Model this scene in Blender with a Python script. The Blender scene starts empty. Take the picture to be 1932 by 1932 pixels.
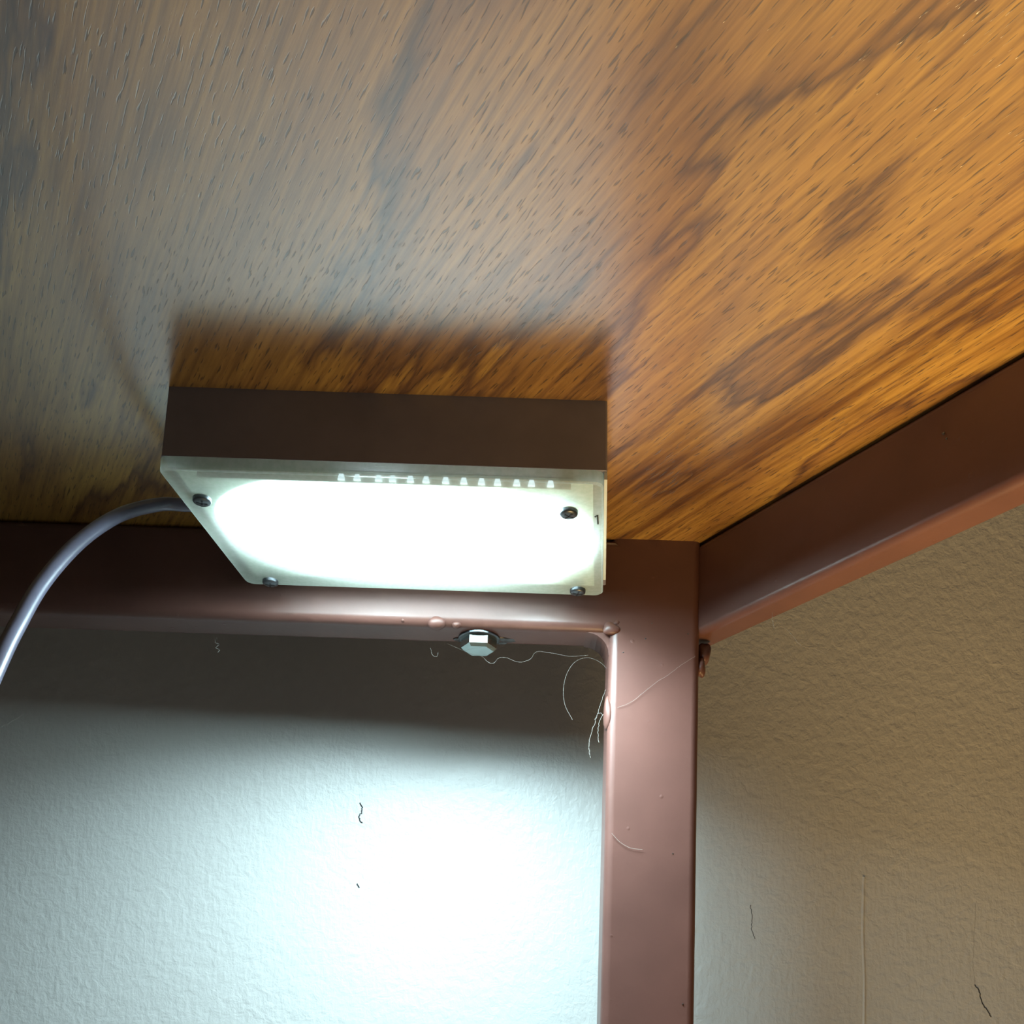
import bpy, bmesh, math, random
from mathutils import Vector, Matrix
random.seed(7)
S = bpy.context.scene
C = S.collection

# ------------------------------------------------------------------ camera
ZT = 0.72                       # height of the underside of the table top
HC = 0.2274                     # table top above the lens of the camera
ZC = ZT - HC
FPX, PITCH, ROLL = 1900.0, math.radians(6), math.radians(1.9)
F = Vector((0, math.cos(PITCH), math.sin(PITCH)))
R0 = Vector((1, 0, 0)); U0 = Vector((0, -math.sin(PITCH), math.cos(PITCH)))
RR = R0*math.cos(ROLL) + U0*math.sin(ROLL)
UU = U0*math.cos(ROLL) - R0*math.sin(ROLL)
cd = bpy.data.cameras.new('camera'); cam = bpy.data.objects.new('camera', cd); C.objects.link(cam)
M = Matrix.Identity(4)
for i in range(3):
    M[i][0] = RR[i]; M[i][1] = UU[i]; M[i][2] = -F[i]
M[2][3] = ZC
cam.matrix_world = M
cd.sensor_width = 36; cd.lens = FPX/1932*36
cd.shift_y = (1740-966)/1932
cd.clip_start = 0.005
S.camera = cam

# ------------------------------------------------------------------ world, warm fill light, exposure
S.view_settings.view_transform = 'Standard'; S.view_settings.look = 'None'
S.view_settings.exposure = 0.15; S.view_settings.gamma = 1.0
S.view_settings.use_curve_mapping = False
S.cycles.use_denoising = True
S.cycles.max_bounces = 8; S.cycles.transparent_max_bounces = 12
S.cycles.sample_clamp_indirect = 3; S.cycles.sample_clamp_direct = 3
w = bpy.data.worlds.new('room_light'); S.world = w; w.use_nodes = True
w.node_tree.nodes['Background'].inputs[0].default_value = (1.0, 0.92, 0.90, 1)
w.node_tree.nodes['Background'].inputs[1].default_value = 0.045
def area(name, loc, target, size, power, col):
    l = bpy.data.lights.new(name, 'AREA'); l.shape = 'RECTANGLE'; l.size, l.size_y = size
    l.energy = power; l.color = col
    o = bpy.data.objects.new(name, l); C.objects.link(o); o.location = loc
    o.rotation_euler = (Vector(target)-Vector(loc)).to_track_quat('-Z', 'Y').to_euler()
    return o
area('warm_fill_light', (0.18, 0.30, 0.06), (0.33, 0.265, 0.72), (0.20, 0.20), 1.6, (1.0, 0.64, 0.25)).data.spread = math.radians(76)  # unseen warm fill, added to brighten the right of the table top

LED = (0.79, 0.98, 1.13)
LED_PANEL, CHIP_GLOW, LED_WATT, LED_SPREAD = 29.0, 1.2, 3.0, 150

# ------------------------------------------------------------------ materials
def newmat(name):
    m = bpy.data.materials.new(name); m.use_nodes = True
    nt = m.node_tree; b = nt.nodes['Principled BSDF']
    return m, nt, b
def N(nt, t, **kw):
    n = nt.nodes.new(t)
    for k, v in kw.items(): setattr(n, k, v)
    return n
def ramp(nt, stops):
    n = N(nt, 'ShaderNodeValToRGB'); e = n.color_ramp.elements
    while len(e) < len(stops): e.new(0.5)
    for i, (p, c) in enumerate(stops):
        e[i].position = p; e[i].color = c if len(c) == 4 else (*c, 1)
    return n
def noise(nt, vec, scale, detail=3, rough=0.55, dist=0):
    n = N(nt, 'ShaderNodeTexNoise'); n.inputs['Scale'].default_value = scale
    n.inputs['Detail'].default_value = detail; n.inputs['Roughness'].default_value = rough
    n.inputs['Distortion'].default_value = dist
    if vec: nt.links.new(vec, n.inputs['Vector'])
    return n
def mixc(nt, fac, a, b, mode='MIX'):
    n = N(nt, 'ShaderNodeMix', data_type='RGBA', blend_type=mode)
    for s, v in ((n.inputs[0], fac), (n.inputs[6], a), (n.inputs[7], b)):
        if isinstance(v, bpy.types.NodeSocket): nt.links.new(v, s)
        elif isinstance(v, (int, float)): s.default_value = v
        else: s.default_value = (*v, 1)
    return n.outputs[2]
def math_(nt, op, a, b=0.0):
    n = N(nt, 'ShaderNodeMath', operation=op)
    for s, v in ((n.inputs[0], a), (n.inputs[1], b)):
        if isinstance(v, bpy.types.NodeSocket): nt.links.new(v, s)
        else: s.default_value = v
    return n.outputs[0]
def bump(nt, h, strength, dist, prev=None):
    n = N(nt, 'ShaderNodeBump'); n.inputs['Strength'].default_value = strength
    n.inputs['Distance'].default_value = dist
    nt.links.new(h, n.inputs['Height'])
    if prev: nt.links.new(prev, n.inputs['Normal'])
    return n.outputs[0]
def objco(nt):
    return N(nt, 'ShaderNodeTexCoord').outputs['Object']

G = Vector((0.509, -0.861, 0)).normalized()           # direction of the side rail and of the grain
NV = Vector((0.861, 0.509, 0)).normalized()

def mat_wood():
    m, nt, b = newmat('wood_laminate'); co = objco(nt)
    def dot(v):
        n = N(nt, 'ShaderNodeVectorMath', operation='DOT_PRODUCT'); nt.links.new(co, n.inputs[0]); n.inputs[1].default_value = v
        return n.outputs['Value']
    u, v = dot(G), dot(NV)
    def uv(su, sv, off=0.0, du=None):
        n = N(nt, 'ShaderNodeCombineXYZ')
        nt.links.new(math_(nt, 'MULTIPLY', u, su), n.inputs[0])
        nt.links.new(math_(nt, 'MULTIPLY', v, sv), n.inputs[1]); n.inputs[2].default_value = off
        return n.outputs[0]
    st = noise(nt, uv(26, 560, 1.0), 1.0, 4, 0.6)
    # broad figure: growth layers as bands of a slow field, their edges drawn out along the grain
    fig = noise(nt, uv(5.5, 13), 1.0, 2, 0.45, 0.5)
    j1 = noise(nt, uv(20, 150, 2.0), 1.0, 3, 0.6)
    h = math_(nt, 'ADD', math_(nt, 'MULTIPLY', fig.outputs[0], 4.6), math_(nt, 'MULTIPLY', j1.outputs[0], 1.15))
    base = ramp(nt, [(0.0, (0.43, 0.245, 0.060)), (0.10, (0.55, 0.335, 0.078)), (0.45, (0.48, 0.275, 0.066)), (0.72, (0.35, 0.185, 0.050)), (0.87, (0.16, 0.078, 0.034)), (1.0, (0.43, 0.245, 0.060))])
    nt.links.new(math_(nt, 'FRACT', h), base.inputs[0])
    # slow change of tone
    tone = noise(nt, uv(4, 7, 9.0), 1.0, 2)
    tr_ = ramp(nt, [(0.3, (0.78, 0.76, 0.78)), (0.7, (1.1, 1.1, 1.06))]); nt.links.new(tone.outputs[0], tr_.inputs[0])
    c1 = mixc(nt, 1.0, base.outputs[0], tr_.outputs[0], 'MULTIPLY')
    # fine streaks
    sr = ramp(nt, [(0.35, (0.55, 0.47, 0.40)), (0.6, (1.08, 1.05, 1.0))]); nt.links.new(st.outputs[0], sr.inputs[0])
    c2 = mixc(nt, 0.8, c1, sr.outputs[0], 'MULTIPLY')
    # straight-grained zone along the side rail: long dark streaks
    lg = noise(nt, uv(5, 125, 7.0), 1.0, 4, 0.6)
    lr = ramp(nt, [(0.36, (0.36, 0.25, 0.18)), (0.50, (1, 1, 1))]); nt.links.new(lg.outputs[0], lr.inputs[0])
    zn = N(nt, 'ShaderNodeMapRange', interpolation_type='SMOOTHSTEP'); nt.links.new(v, zn.inputs[0])
    zn.inputs[1].default_value = 0.20; zn.inputs[2].default_value = 0.27; zn.inputs[3].default_value = 0.12; zn.inputs[4].default_value = 0.85
    c2 = mixc(nt, zn.outputs[0], c2, lr.outputs[0], 'MULTIPLY')
    # pores: short dark ticks
    po = noise(nt, uv(150, 1300, 5.0), 1.0, 1, 0.4)
    pr = ramp(nt, [(0.31, (1, 1, 1)), (0.375, (0, 0, 0))]); nt.links.new(po.outputs[0], pr.inputs[0])
    c3 = mixc(nt, math_(nt, 'MULTIPLY', pr.outputs[0], 0.7), c2, (0.045, 0.025, 0.014))
    nt.links.new(c3, b.inputs['Base Color'])
    b.inputs['Roughness'].default_value = 0.20
    b.inputs['IOR'].default_value = 2.2
    b.inputs['Coat Weight'].default_value = 1.0; b.inputs['Coat IOR'].default_value = 2.3; b.inputs['Coat Roughness'].default_value = 0.30
    h = math_(nt, 'SUBTRACT', math_(nt, 'MULTIPLY', st.outputs[0], 0.5), pr.outputs[0])
    nt.links.new(bump(nt, h, 0.33, 0.0004), b.inputs['Normal'])
    return m

def mat_wall():
    m, nt, b = newmat('wall_paint'); co = objco(nt)
    a = noise(nt, co, 190, 4, 0.6, 0.3)
    mp = N(nt, 'ShaderNodeMapping'); mp.inputs['Scale'].default_value = (1, 1, 0.3); nt.links.new(co, mp.inputs[0])
    c = noise(nt, mp.outputs[0], 420, 2, 0.5)
    big = noise(nt, co, 6, 3)
    r = ramp(nt, [(0.3, (0.59, 0.585, 0.555)), (0.7, (0.66, 0.655, 0.625))]); nt.links.new(big.outputs[0], r.inputs[0])
    nt.links.new(r.outputs[0], b.inputs['Base Color'])
    b.inputs['Roughness'].default_value = 0.42
    h = math_(nt, 'ADD', a.outputs[0], math_(nt, 'MULTIPLY', c.outputs[0], 0.4))
    nt.links.new(bump(nt, h, 0.55, 0.0012), b.inputs['Normal'])
    return m

def mat_paint(name, col, rough=0.32, bs=0.25, var=0.12, metal=0.0):
    m, nt, b = newmat(name); co = objco(nt)
    n = noise(nt, co, 30, 4)
    r = ramp(nt, [(0.3, tuple(x*(1-var) for x in col)), (0.7, tuple(min(1, x*(1+var)) for x in col))])
    nt.links.new(n.outputs[0], r.inputs[0]); nt.links.new(r.outputs[0], b.inputs['Base Color'])
    b.inputs['Roughness'].default_value = rough; b.inputs['Metallic'].default_value = metal
    f1 = noise(nt, co, 260, 3, 0.55)
    vor = N(nt, 'ShaderNodeTexVoronoi'); vor.inputs['Scale'].default_value = 160; nt.links.new(co, vor.inputs['Vector'])
    vr = ramp(nt, [(0.07, (1, 1, 1)), (0.16, (0, 0, 0))]); nt.links.new(vor.outputs['Distance'], vr.inputs[0])
    gate = noise(nt, co, 90, 1)
    gr = ramp(nt, [(0.55, (0, 0, 0)), (0.62, (1, 1, 1))]); nt.links.new(gate.outputs[0], gr.inputs[0])
    nib = math_(nt, 'MULTIPLY', vr.outputs[0], gr.outputs[0])
    h = math_(nt, 'ADD', math_(nt, 'MULTIPLY', f1.outputs[0], 0.35), nib)
    nt.links.new(bump(nt, h, bs, 0.0004), b.inputs['Normal'])
    return m

def mat_lens():
    m, nt, b = newmat('frosted_lens'); nt.nodes.remove(b)
    out = nt.nodes['Material Output']; co = objco(nt)
    n = noise(nt, co, 500, 2)
    r = ramp(nt, [(0.35, (0.70, 0.80, 0.70)), (0.65, (0.80, 0.88, 0.80))]); nt.links.new(n.outputs[0], r.inputs[0])
    tr = N(nt, 'ShaderNodeBsdfTransparent'); tr.inputs[0].default_value = (0.90, 1.0, 0.96, 1)
    tl = N(nt, 'ShaderNodeBsdfTranslucent'); df = N(nt, 'ShaderNodeBsdfDiffuse'); gl = N(nt, 'ShaderNodeBsdfGlossy')
    nt.links.new(r.outputs[0], tl.inputs[0]); nt.links.new(r.outputs[0], df.inputs[0])
    gl.inputs['Roughness'].default_value = 0.25
    def mx(f, a, c):
        s = N(nt, 'ShaderNodeMixShader'); s.inputs[0].default_value = f
        nt.links.new(a, s.inputs[1]); nt.links.new(c, s.inputs[2]); return s.outputs[0]
    body = mx(0.06, mx(0.5, tl.outputs[0], df.outputs[0]), gl.outputs[0])
    nt.links.new(mx(0.55, tr.outputs[0], body), out.inputs[0])
    return m

def mat_emit(name, strength):
    m, nt, b = newmat(name)
    b.inputs['Base Color'].default_value = (0.8, 0.8, 0.7, 1)
    b.inputs['Emission Color'].default_value = (*LED, 1); b.inputs['Emission Strength'].default_value = strength
    return m

MW = mat_wood(); MWALL = mat_wall()
MP = mat_paint('brown_enamel', (0.118, 0.054, 0.043), 0.38, 0.35)
MP.node_tree.nodes['Principled BSDF'].inputs['Specular IOR Level'].default_value = 0.4
MBODY = mat_paint('grey_brown_plastic', (0.22, 0.20, 0.23), 0.5, 0.12)
MCABLE = mat_paint('grey_cable_sheath', (0.12, 0.115, 0.16), 0.28, 0.03)
MSCREW = mat_paint('dark_screw_steel', (0.10, 0.11, 0.12), 0.35, 0.1, 0.1, 0.8)
MSLOT = mat_paint('screw_recess_steel', (0.03, 0.03, 0.035), 0.5, 0.1, 0.1, 0.5)
MZINC = mat_paint('zinc_plated_steel', (0.52, 0.62, 0.60), 0.16, 0.08, 0.08, 1.0)
MDARK = mat_paint('dark_flaked_paint', (0.03, 0.028, 0.03), 0.3, 0.3)
MPCB = mat_paint('white_board', (0.72, 0.76, 0.70), 0.5, 0.05)
MWEB = mat_paint('dusty_web', (0.30, 0.28, 0.25), 0.8, 0.0)
MINK = mat_paint('pencil_mark', (0.04, 0.05, 0.04), 0.8, 0.0)
MFLOOR = mat_paint('floor_cement', (0.46, 0.40, 0.33), 0.6, 0.3)
MLENS = mat_lens()
MPANEL = mat_emit('led_panel_light', LED_PANEL); MCHIP = mat_emit('glyph_chip_glow', CHIP_GLOW)


# ------------------------------------------------------------------ helpers
def mesh(name, bm, mat, parent=None, smooth=False):
    bmesh.ops.recalc_face_normals(bm, faces=bm.faces)
    for f_ in bm.faces:
        if len(f_.verts) > 4:
            for e_ in f_.edges: e_.smooth = False
    me = bpy.data.meshes.new(name); bm.to_mesh(me); bm.free()
    me.materials.append(mat)
    if smooth:
        for p in me.polygons: p.use_smooth = True
    o = bpy.data.objects.new(name, me); C.objects.link(o)
    if parent:
        o.parent = parent; bpy.context.view_layer.update()
        o.matrix_parent_inverse = parent.matrix_world.inverted()
    return o
def empty(name, loc):
    o = bpy.data.objects.new(name, None); C.objects.link(o); o.location = loc; o.empty_display_size = 0.02
    bpy.context.view_layer.update()
    return o
def tag(o, label=None, cat=None, kind=None, group=None):
    if label: o['label'] = label
    if cat: o['category'] = cat
    if kind: o['kind'] = kind
    if group: o['group'] = group
    return o
def P(x, y, z): return Vector((x, y, z + ZC))          # coordinates measured from the camera's height
def ray(u, v): return F + RR*((u-966)/FPX) - UU*((v-1740)/FPX)
def at_y(u, v, y): d = ray(u, v); d = d*(y/d.y); return P(*d)
def at_z(u, v, z): d = ray(u, v); d = d*(z/d.z); return P(*d)

def prism(bm, pts, a, b):
    """pts: list of 2-D plan points; extruded from height a to b."""
    lo = [bm.verts.new((x, y, a)) for x, y in pts]; hi = [bm.verts.new((x, y, b)) for x, y in pts]
    n = len(pts)
    bm.faces.new(lo[::-1]); bm.faces.new(hi)
    for i in range(n): bm.faces.new((lo[i], lo[(i+1) % n], hi[(i+1) % n], hi[i]))
def rprofile(w, h, r, seg=5):
    out = []
    for cx, cy, a0 in ((w/2-r, h/2-r, 0), (-w/2+r, h/2-r, 90), (-w/2+r, -h/2+r, 180), (w/2-r, -h/2+r, 270)):
        for k in range(seg+1):
            a = math.radians(a0 + 90*k/seg); out.append((cx+r*math.cos(a), cy+r*math.sin(a)))
    return out
def bar(bm, p0, p1, side, up, w, h, r, rows=1, wob=0.0):
    """rounded rectangular tube from p0 to p1 (centre line)."""
    prof = rprofile(w, h, r); rings = []
    for k in range(rows+1):
        c = p0.lerp(p1, k/rows)
        jw = 1 + random.uniform(-wob, wob)
        rings.append([bm.verts.new(c + side*x*jw + up*y*jw) for x, y in prof])
    n = len(prof)
    for a, b in zip(rings, rings[1:]):
        for i in range(n): bm.faces.new((a[i], a[(i+1) % n], b[(i+1) % n], b[i]))
    bm.faces.new(rings[0]); bm.faces.new(rings[-1])
def tube(bm, pts, rad, seg=10):
    pts = [Vector(p) for p in pts]; rings = []
    n = len(pts); ref = Vector((0.3, 0.2, 0.93)).normalized()
    for i, p in enumerate(pts):
        t = (pts[min(i+1, n-1)] - pts[max(i-1, 0)]).normalized()
        s = t.cross(ref)
        if s.length < 1e-4: s = t.cross(Vector((1, 0, 0)))
        s.normalize(); q = s.cross(t)
        r = rad[i] if isinstance(rad, (list, tuple)) else rad
        rings.append([bm.verts.new(p + (s*math.cos(6.2832*k/seg) + q*math.sin(6.2832*k/seg))*r) for k in range(seg)])
    for a, b in zip(rings, rings[1:]):
        for k in range(seg): bm.faces.new((a[k], a[(k+1) % seg], b[(k+1) % seg], b[k]))
    bm.faces.new(rings[0]); bm.faces.new(rings[-1])
def spline(ctrl, n=10):
    ctrl = [Vector(c) for c in ctrl]; c = [2*ctrl[0]-ctrl[1]] + ctrl + [2*ctrl[-1]-ctrl[-2]]; out = []
    for i in range(1, len(c)-2):
        for k in range(n):
            t = k/n; a, b, d, e = c[i-1], c[i], c[i+1], c[i+2]
            out.append(0.5*((2*b) + (d-a)*t + (2*a-5*b+4*d-e)*t*t + (3*b-a-3*d+e)*t**3))
    out.append(ctrl[-1]); return out
def lathe(bm, c, prof, seg=24, axis=Vector((0, 0, 1))):
    q = Vector((0, 0, 1)).rotation_difference(axis); rings = []
    for r, z in prof:
        rings.append([bm.verts.new(c + q @ Vector((r*math.cos(6.2832*k/seg), r*math.sin(6.2832*k/seg), z))) for k in range(seg)])
    for a, b in zip(rings, rings[1:]):
        for k in range(seg): bm.faces.new((a[k], a[(k+1) % seg], b[(k+1) % seg], b[k]))
    bm.faces.new(rings[0]); bm.faces.new(rings[-1])
def blob(bm, c, rx, ry, rz, seed=0, amp=0.15, sub=3):
    rnd = random.Random(seed)
    r = bmesh.ops.create_icosphere(bm, subdivisions=sub, radius=1)
    ks = [(Vector((rnd.uniform(-3, 3), rnd.uniform(-3, 3), rnd.uniform(-3, 3))), rnd.uniform(0, 6)) for _ in range(4)]
    for v in r['verts']:
        d = v.co.copy(); s = 1 + amp*sum(math.sin(k.dot(d)+f) for k, f in ks)/2
        v.co = c + Vector((d.x*rx*s, d.y*ry*s, d.z*rz*s))

# ------------------------------------------------------------------ the setting
WALL_Y, WALL_YAW = 0.552, math.radians(4.0)
WD = Vector((math.cos(WALL_YAW), math.sin(WALL_YAW), 0)); WN = Vector((math.sin(WALL_YAW), -math.cos(WALL_YAW), 0))
WO = Vector((0, WALL_Y, 0))
bm = bmesh.new()
a, b_ = WO - WD*1.6, WO + WD*1.6
prism(bm, [(a.x, a.y), (b_.x, b_.y), (b_.x-WN.x*.1, b_.y-WN.y*.1), (a.x-WN.x*.1, a.y-WN.y*.1)], 0.0, 2.2)
wall = tag(mesh('wall_back', bm, MWALL), 'cream painted plaster wall behind the table', 'wall', 'structure')
def on_wall(u, v, off=0.0):
    d = ray(u, v); o = WO + WN*off
    t = o.dot(WN)/d.dot(WN)
    return P(*(d*t))
bm = bmesh.new(); prism(bm, [(-1.5, -1.6), (1.7, -1.6), (1.7, WALL_Y+.25), (-1.5, WALL_Y+.25)], -0.05, 0.0)
tag(mesh('floor', bm, MFLOOR), 'plain cement floor under the table', 'floor', 'structure')
# plaster ridge and cracks on the wall
bm = bmesh.new(); tube(bm, spline([on_wall(1629, 1655, -.0006), on_wall(1627, 1760, -.0006), on_wall(1630, 1850, -.0006), on_wall(1629, 1990, -.0006)], 8), 0.0011, 8)
mesh('plaster_ridge', bm, MWALL, wall, True)
for k, (px, r) in enumerate([([(1839, 1858), (1848, 1872), (1853, 1893), (1862, 1905), (1870, 1918)], .0003),
                             ([(1842, 1700), (1838, 1760), (1836, 1820), (1839, 1856)], .00005),
                             ([(1416, 1708), (1419, 1730), (1418, 1752), (1424, 1772)], .00018),
                             ([(679, 1515), (683, 1528), (677, 1543), (684, 1553)], .0004),
                             ([(674, 1668), (678, 1675)], .0004),
                             ([(0, 1372), (20, 1362), (45, 1346)], .0003)]):
    bm = bmesh.new(); pts = spline([on_wall(*q) for q in px], 6)
    tube(bm, [p + Vector((random.gauss(0, .0002), 0, random.gauss(0, .0002))) for p in pts], r, 6)
    mesh('wall_crack' if k < 5 else 'plaster_ridge', bm, MDARK if k < 5 else MWALL, wall)

# ------------------------------------------------------------------ the table
table = tag(empty('table', (0.06, 0.46, 0)), 'table with golden wood-grain top on a brown painted steel tube frame', 'table')
X0, X1, YF = 0.0405, 0.0822, 0.446                     # leg sides, front faces of leg and back rail
CORNER = Vector((X1, YF, 0))
bm = bmesh.new()
e = CORNER + NV*0.03
q0 = e + G*0.75; q1 = e - G*0.06
prism(bm, [(-0.75, q0.y), (q0.x, q0.y), (q1.x, 0.492), (-0.75, 0.492)], ZT, ZT+0.018)
top = mesh('tabletop', bm, MW, table)
RB = 0.0444                                            # rail height
bm = bmesh.new(); zc = ZT-RB/2
bar(bm, Vector((-0.74, YF+.0115, zc)), Vector((X0+.0042, YF+.0115, zc)), Vector((0, 1, 0)), Vector((0, 0, 1)), 0.023, RB, 0.0042, 60, 0.002)
mesh('back_rail', bm, MP, table, True)
bm = bmesh.new()
TW = 0.016
s0 = CORNER - G*0.010 + NV*TW/2; s1 = CORNER + G*0.62 + NV*TW/2
bar(bm, Vector((s0.x, s0.y, zc)), Vector((s1.x, s1.y, zc)), NV, Vector((0, 0, 1)), TW, RB, 0.0036, 60, 0.002)
mesh('side_rail', bm, MP, table, True)
bm = bmesh.new()
bar(bm, Vector(((X0+X1)/2, YF+.0115, 0.0)), Vector(((X0+X1)/2, YF+.0115, ZT)), Vector((1, 0, 0)), Vector((0, 1, 0)), X1-X0, 0.023, 0.0040, 90, 0.002)
mesh('leg', bm, MP, table, True)
for o in table.children:
    if o.name in ('back_rail', 'side_rail', 'leg'):
        md = o.modifiers.new('n', 'WEIGHTED_NORMAL'); md.keep_sharp = True
# weld beads, drips
def weld(c, r, seed, name='weld_bead', amp=.2):
    bm = bmesh.new(); blob(bm, c, *r, seed, amp); mesh(name, bm, MP, table, True)
weld(at_y(1150, 1186, YF+.001), (.0042, .0022, .0030), 3)
weld(at_y(1162, 1176, YF+.001), (.0022, .0016, .0020), 5)
weld(at_y(1328, 1236, YF+.009), (.0036, .004, .0060), 8, amp=.35)
weld(at_y(1322, 1262, YF+.006), (.0022, .003, .0050), 9, amp=.3)
weld(at_y(825, 1176, YF+.002), (.0040, .0034, .0034), 11, 'paint_drip', .08)
weld(at_y(862, 1180, YF+.002), (.0020, .0024, .0016), 12, 'paint_drip', .1)
weld(at_y(760, 1172, YF+.002), (.0010, .0020, .0010), 13, 'paint_drip', .1)
weld(at_y(1147, 1345, YF+.004), (.0022, .004, .009), 14, 'paint_drip', .12)
# specks of dirt in the paint
def on_side(u, v):
    d = ray(u, v); return P(*(d*(CORNER.dot(NV)/d.dot(NV))))
for k, (p, r) in enumerate([(on_side(1780, 818), .0007), (on_side(1786, 827), .0004), (at_y(1269, 1611, YF), .0004), (at_y(1218, 1205, YF), .0004),
                            (at_y(1230, 1176, YF), .0003), (at_y(1298, 1196, YF), .0004), (at_y(1176, 1231, YF), .0004), (at_y(1288, 1895, YF), .0004)]):
    bm = bmesh.new(); blob(bm, p, r, r, r, 40+k, .3, 1); mesh('paint_speck', bm, MDARK, table)
# weld fillet under the joint of back rail and leg
bm = bmesh.new(); zb = ZT-RB; L = 0.0105
pr = [(0, 0.001)] + [(-L+L*math.sin(math.radians(a)), -L+L*math.cos(math.radians(a))) for a in range(0, 91, 15)] + [(0.002, -L)]
pr[0] = (0.002, 0.001)
va = [bm.verts.new((X0+x, YF+.003, zb+z)) for x, z in pr]; vb = [bm.verts.new((X0+x, YF+.021, zb+z)) for x, z in pr]
bm.faces.new(va); bm.faces.new(vb)
for i in range(len(pr)): bm.faces.new((va[i], va[(i+1) % len(pr)], vb[(i+1) % len(pr)], vb[i]))
mesh('weld_fillet', bm, MP, table)
# bolt under the back rail
bc = at_z(905, 1214, HC-RB); bc.z = zb; bc.y = YF+0.0135
bm = bmesh.new()
def hexring(r, z, rot=0): return [bm.verts.new(bc + Vector((r*math.cos(math.radians(60*k+rot)), r*math.sin(math.radians(60*k+rot)), z))) for k in range(6)]
rs = [hexring(.0082, .0005), hexring(.0084, -.0012), hexring(.0084, -.0052), hexring(.0070, -.0066)]
for a, b_ in zip(rs, rs[1:]):
    for k in range(6): bm.faces.new((a[k], a[(k+1) % 6], b_[(k+1) % 6], b_[k]))
bm.faces.new(rs[0]); bm.faces.new(rs[-1])
bolt = mesh('bolt_head', bm, MZINC, table)
bolt['label'] = 'shiny zinc hex bolt head'
bm = bmesh.new(); lathe(bm, bc, [(.0098, .0002), (.0098, -.0009), (.0092, -.0012)], 28); mesh('washer', bm, MSCREW, bolt)
for k, (u, v, r) in enumerate([(866, 1207, (.0035, .003, .0006)), (947, 1207, (.0038, .003, .0007)), (876, 1216, (.002, .002, .0005)), (945, 1213, (.002, .0015, .0005))]):
    p = at_z(u, v, HC-RB); p.z = zb
    bm = bmesh.new(); blob(bm, p, *r, 20+k, .45, 2); mesh('paint_flake', bm, MDARK, table)

# ------------------------------------------------------------------ the lamp
ZB, ZL = 0.2005, 0.1953                                # bottom of the body, bottom of the lens (from camera height)
SH = 0.0084/0.094                                      # slight skew of the case
LX0, LX1, LY0, LY1 = -0.1330, 0.0277, 0.3430, 0.4370
lamp = tag(empty('led_lamp', P((LX0+LX1)/2, LY0, HC)), 'lit box-shaped LED lamp screwed under the wooden table top', 'lamp')
def LP(x, y, z): return P(x + SH*(y-LY0), y, z)
def lquad(bm, x0, x1, y0, y1, z0, z1, rad=0.0, bev=0.0, keep_top=True, taper=0.0):
    if rad:
        prof = [((x0+x1)/2+a, (y0+y1)/2+b) for a, b in rprofile(x1-x0, y1-y0, rad)]
    else: prof = [(x1, y1), (x0, y1), (x0, y0), (x1, y0)]
    cx, cy = (x0+x1)/2, (y0+y1)/2
    def ring(z, ins):
        return [bm.verts.new(LP(cx+(x-cx)*(1-2*ins/(x1-x0)), cy+(y-cy)*(1-2*ins/(y1-y0)), z)) for x, y in prof]
    rings = [ring(z1, taper), ring(z0+bev, 0)] + ([ring(z0, bev)] if bev else [])
    n = len(prof)
    for a, b in zip(rings, rings[1:]):
        for i in range(n): bm.faces.new((a[i], a[(i+1) % n], b[(i+1) % n], b[i]))
    bm.faces.new(rings[-1])
    if keep_top: bm.faces.new(rings[0])
bm = bmesh.new(); lquad(bm, LX0+.0012, LX1+.0012, LY0, LY1, ZB, HC, .0008, taper=0.0006)
body = mesh('body', bm, MBODY, lamp)
bm = bmesh.new(); lquad(bm, LX0, LX1, LY0, LY1, ZL, ZB-.0001, .0035, .0007, keep_top=False)
lens = mesh('lens_cover', bm, MLENS, lamp); lens['label'] = 'frosted white lens cover with glowing oval centre'
# light sources behind the lens: oval LED panel and glowing chips standing in for small glyphs at the front edge
cx, cy = (LX0+LX1)/2-.001, (LY0+LY1)/2+.001
bm = bmesh.new()
vs = []
for k in range(72):
    a = 6.28319*k/72; ca, sa = math.cos(a), math.sin(a)
    ex = 2/2.4
    vs.append(bm.verts.new(LP(cx + .0735*math.copysign(abs(ca)**ex, ca), cy + .0425*math.copysign(abs(sa)**ex, sa), ZL+.0030)))
bm.faces.new(vs)
mesh('led_panel', bm, MPANEL, lamp)
bm = bmesh.new(); lquad(bm, LX0+.004, LX1-.004, LY0+.0062, LY1-.003, ZL+.0034, ZB-.0002)
pcb = mesh('circuit_board', bm, MPCB, lamp)
for bx, sh in ((-.066, .48), (.008, .52)):
    ll = bpy.data.lights.new('led_lamp_beam', 'AREA'); ll.shape = 'ELLIPSE'; ll.size, ll.size_y = .032, .058
    ll.energy = LED_WATT*sh; ll.color = LED; ll.spread = math.radians(LED_SPREAD)
    lo = bpy.data.objects.new('led_lamp_beam', ll); C.objects.link(lo); lo.location = P(bx, cy, ZL+.0027)
    lo.parent = lamp; lo.matrix_parent_inverse = lamp.matrix_world.inverted()
NCH = 13
for k in range(NCH):
    x = -0.068 + k*0.0064 + random.uniform(-.001, .001)
    bm = bmesh.new()
    wv = .0013
    p = [LP(x-wv, LY0+.0045, ZL+.0012), LP(x+wv, LY0+.0045, ZL+.0012), LP(x+wv*.6, LY0+.0045, ZL+.0032), LP(x-wv*.6, LY0+.0045, ZL+.0032)]
    q = [v + Vector((0, .0012, 0)) for v in p]
    A = [bm.verts.new(v) for v in p]; B = [bm.verts.new(v) for v in q]
    bm.faces.new(A); bm.faces.new(B)
    for i in range(4): bm.faces.new((A[i], A[(i+1) % 4], B[(i+1) % 4], B[i]))
    mesh('glyph_chip', bm, MCHIP, lamp)
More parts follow.
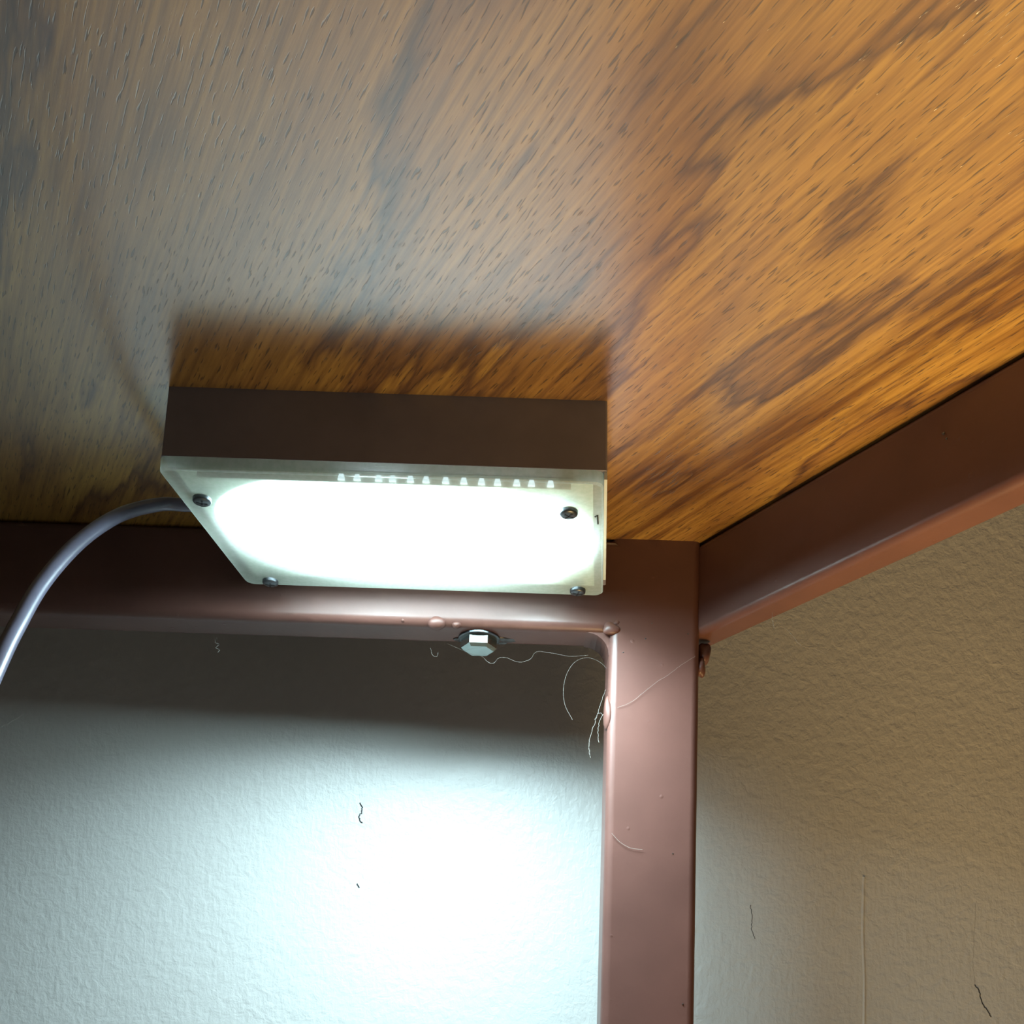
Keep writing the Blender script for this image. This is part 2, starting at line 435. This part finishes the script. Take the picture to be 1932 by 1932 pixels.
bm = bmesh.new(); lquad(bm, LX0+.012, LX1-.012, LY0+.0058, LY0+.0062, ZL+.0008, ZB-.0003); mesh('chip_carrier', bm, MPCB, lamp)
# white strip along the right edge
bm = bmesh.new(); lquad(bm, LX1+.0001, LX1+.0012, LY0+.001, LY0+.082, ZL+.0022, ZB-.0001); mesh('edge_strip', bm, MPCB, lamp)
# screws
for k, (u, v) in enumerate([(381, 946), (1073, 970), (510, 1100), (1090, 1117)]):
    c = at_z(u, v, ZL-.001); c.z = ZC+ZL
    bm = bmesh.new(); lathe(bm, c, [(.0035, .0003), (.0035, -.0010), (.0033, -.0014), (.0026, -.0018), (.0004, -.0020)], 28)
    s = mesh('screw', bm, MSCREW, lamp, True)
    bm = bmesh.new(); rot = random.uniform(0.2, 1.2)
    for j in range(2):
        a = rot + j*math.pi/2; d = Vector((math.cos(a), math.sin(a), 0)); n_ = Vector((-d.y, d.x, 0)); z = Vector((0, 0, -.00205))
        vv = [c+d*.0021+n_*.00035+z, c-d*.0021+n_*.00035+z, c-d*.0021-n_*.00035+z, c+d*.0021-n_*.00035+z]
        t = [bm.verts.new(x) for x in vv]; b2 = [bm.verts.new(x+Vector((0, 0, .0012))) for x in vv]
        bm.faces.new(t); bm.faces.new(b2)
        for i in range(4): bm.faces.new((t[i], t[(i+1) % 4], b2[(i+1) % 4], b2[i]))
    mesh('cross_slot', bm, MSLOT, s)
# pencilled figure 1 on the lens
bm = bmesh.new()
tube(bm, [at_z(1123, 975, ZL-.0001), at_z(1127, 972, ZL-.0001), at_z(1128, 988, ZL-.0001)], .00038, 6)
mesh('number_mark', bm, MINK, lamp)['label'] = 'small pencilled figure 1'
# cable
pts = [at_y(420, 953, .402), at_y(352, 953, .402), at_y(300, 952, .398), at_y(225, 972, .383), at_y(150, 1022, .362), at_y(80, 1100, .338), at_y(30, 1185, .316), at_y(-2, 1250, .302), at_y(-40, 1340, .288), at_y(-90, 1480, .275)]
pts += [at_y(-135, 1680, .266), at_y(-170, 1950, .262)]
e_ = pts[-1]; pts += [Vector((e_.x-.02, e_.y, .25)), Vector((e_.x-.05, e_.y-.01, .06)), Vector((e_.x-.12, e_.y-.03, .0032)), Vector((e_.x-.3, e_.y-.08, .0032))]
bm = bmesh.new(); tube(bm, spline(pts, 10), .0027, 16)
mesh('cable', bm, MCABLE, lamp, True)['label'] = 'grey round cable curving away'

# ------------------------------------------------------------------ hairs and cobwebs
def strand(name, label, paths, rad, jit=0.0):
    bm = bmesh.new()
    for pth in paths:
        pp = spline(pth, 8)
        pp = [p + Vector((random.gauss(0, jit), random.gauss(0, jit), random.gauss(0, jit))) for p in pp]
        tube(bm, pp, rad, 5)
    return tag(mesh(name, bm, MWEB), label, 'hair' if 'hair' in name else 'cobweb', None, 'hairs and webs caught on the table frame')
Y = YF+.012
strand('hair_loop', 'single pale hair bent into a large loop left of the table leg',
       [[at_y(u, v, Y) for u, v in [(1146, 1262), (1130, 1248), (1108, 1241), (1086, 1248), (1070, 1270), (1063, 1300), (1066, 1330), (1080, 1358)]]], .00005)
strand('cobweb', 'dusty whitish cobweb strand hanging against the left edge of the leg',
       [[at_y(u, v, Y) for u, v in [(1143, 1300), (1134, 1325), (1126, 1350), (1117, 1380), (1111, 1405), (1113, 1430)]],
        [at_y(u, v, Y) for u, v in [(1142, 1340), (1132, 1360), (1128, 1385), (1130, 1400)]],
        [at_y(u, v, Y) for u, v in [(1140, 1350), (1130, 1345), (1122, 1358)]]], .00009, .00015)
strand('cobweb', 'wispy cobweb trailing from the bolt head under the back rail',
       [[at_y(u, v, Y+.002) for u, v in [(845, 1215), (866, 1224), (890, 1234), (908, 1238), (922, 1250), (932, 1251), (940, 1242), (955, 1241), (978, 1249), (1000, 1244), (1012, 1230), (1040, 1232), (1075, 1238), (1110, 1236)]],
        [at_y(u, v, Y+.002) for u, v in [(812, 1222), (816, 1236), (824, 1238), (827, 1230)]]], .00005, .00005)
strand('cobweb', 'tiny curled thread hanging from the rail near the cable',
       [[at_y(u, v, Y+.004) for u, v in [(409, 1203), (406, 1212), (413, 1216), (407, 1222), (414, 1226), (411, 1231)]]], .00013, .0001)
sy = CORNER + G*0.05
strand('cobweb', 'thin thread dangling below the slanting side rail',
       [[at_y(u, v, .40) for u, v in [(1457, 1155), (1458, 1172), (1462, 1185), (1475, 1182), (1490, 1193), (1512, 1218), (1540, 1225), (1560, 1236)]]], .00005, .00005)
strand('cobweb', 'pale web thread stretched diagonally across the front of the leg',
       [[at_y(u, v, YF-.0006) for u, v in [(1165, 1335), (1190, 1325), (1215, 1306), (1240, 1286), (1260, 1274), (1285, 1255), (1312, 1238)]]], .00005, .00005)
strand('hair', 'short curved pale hair stuck on the leg low down',
       [[at_y(u, v, YF-.0006) for u, v in [(1154, 1572), (1170, 1589), (1190, 1600), (1212, 1603)]]], .00008)
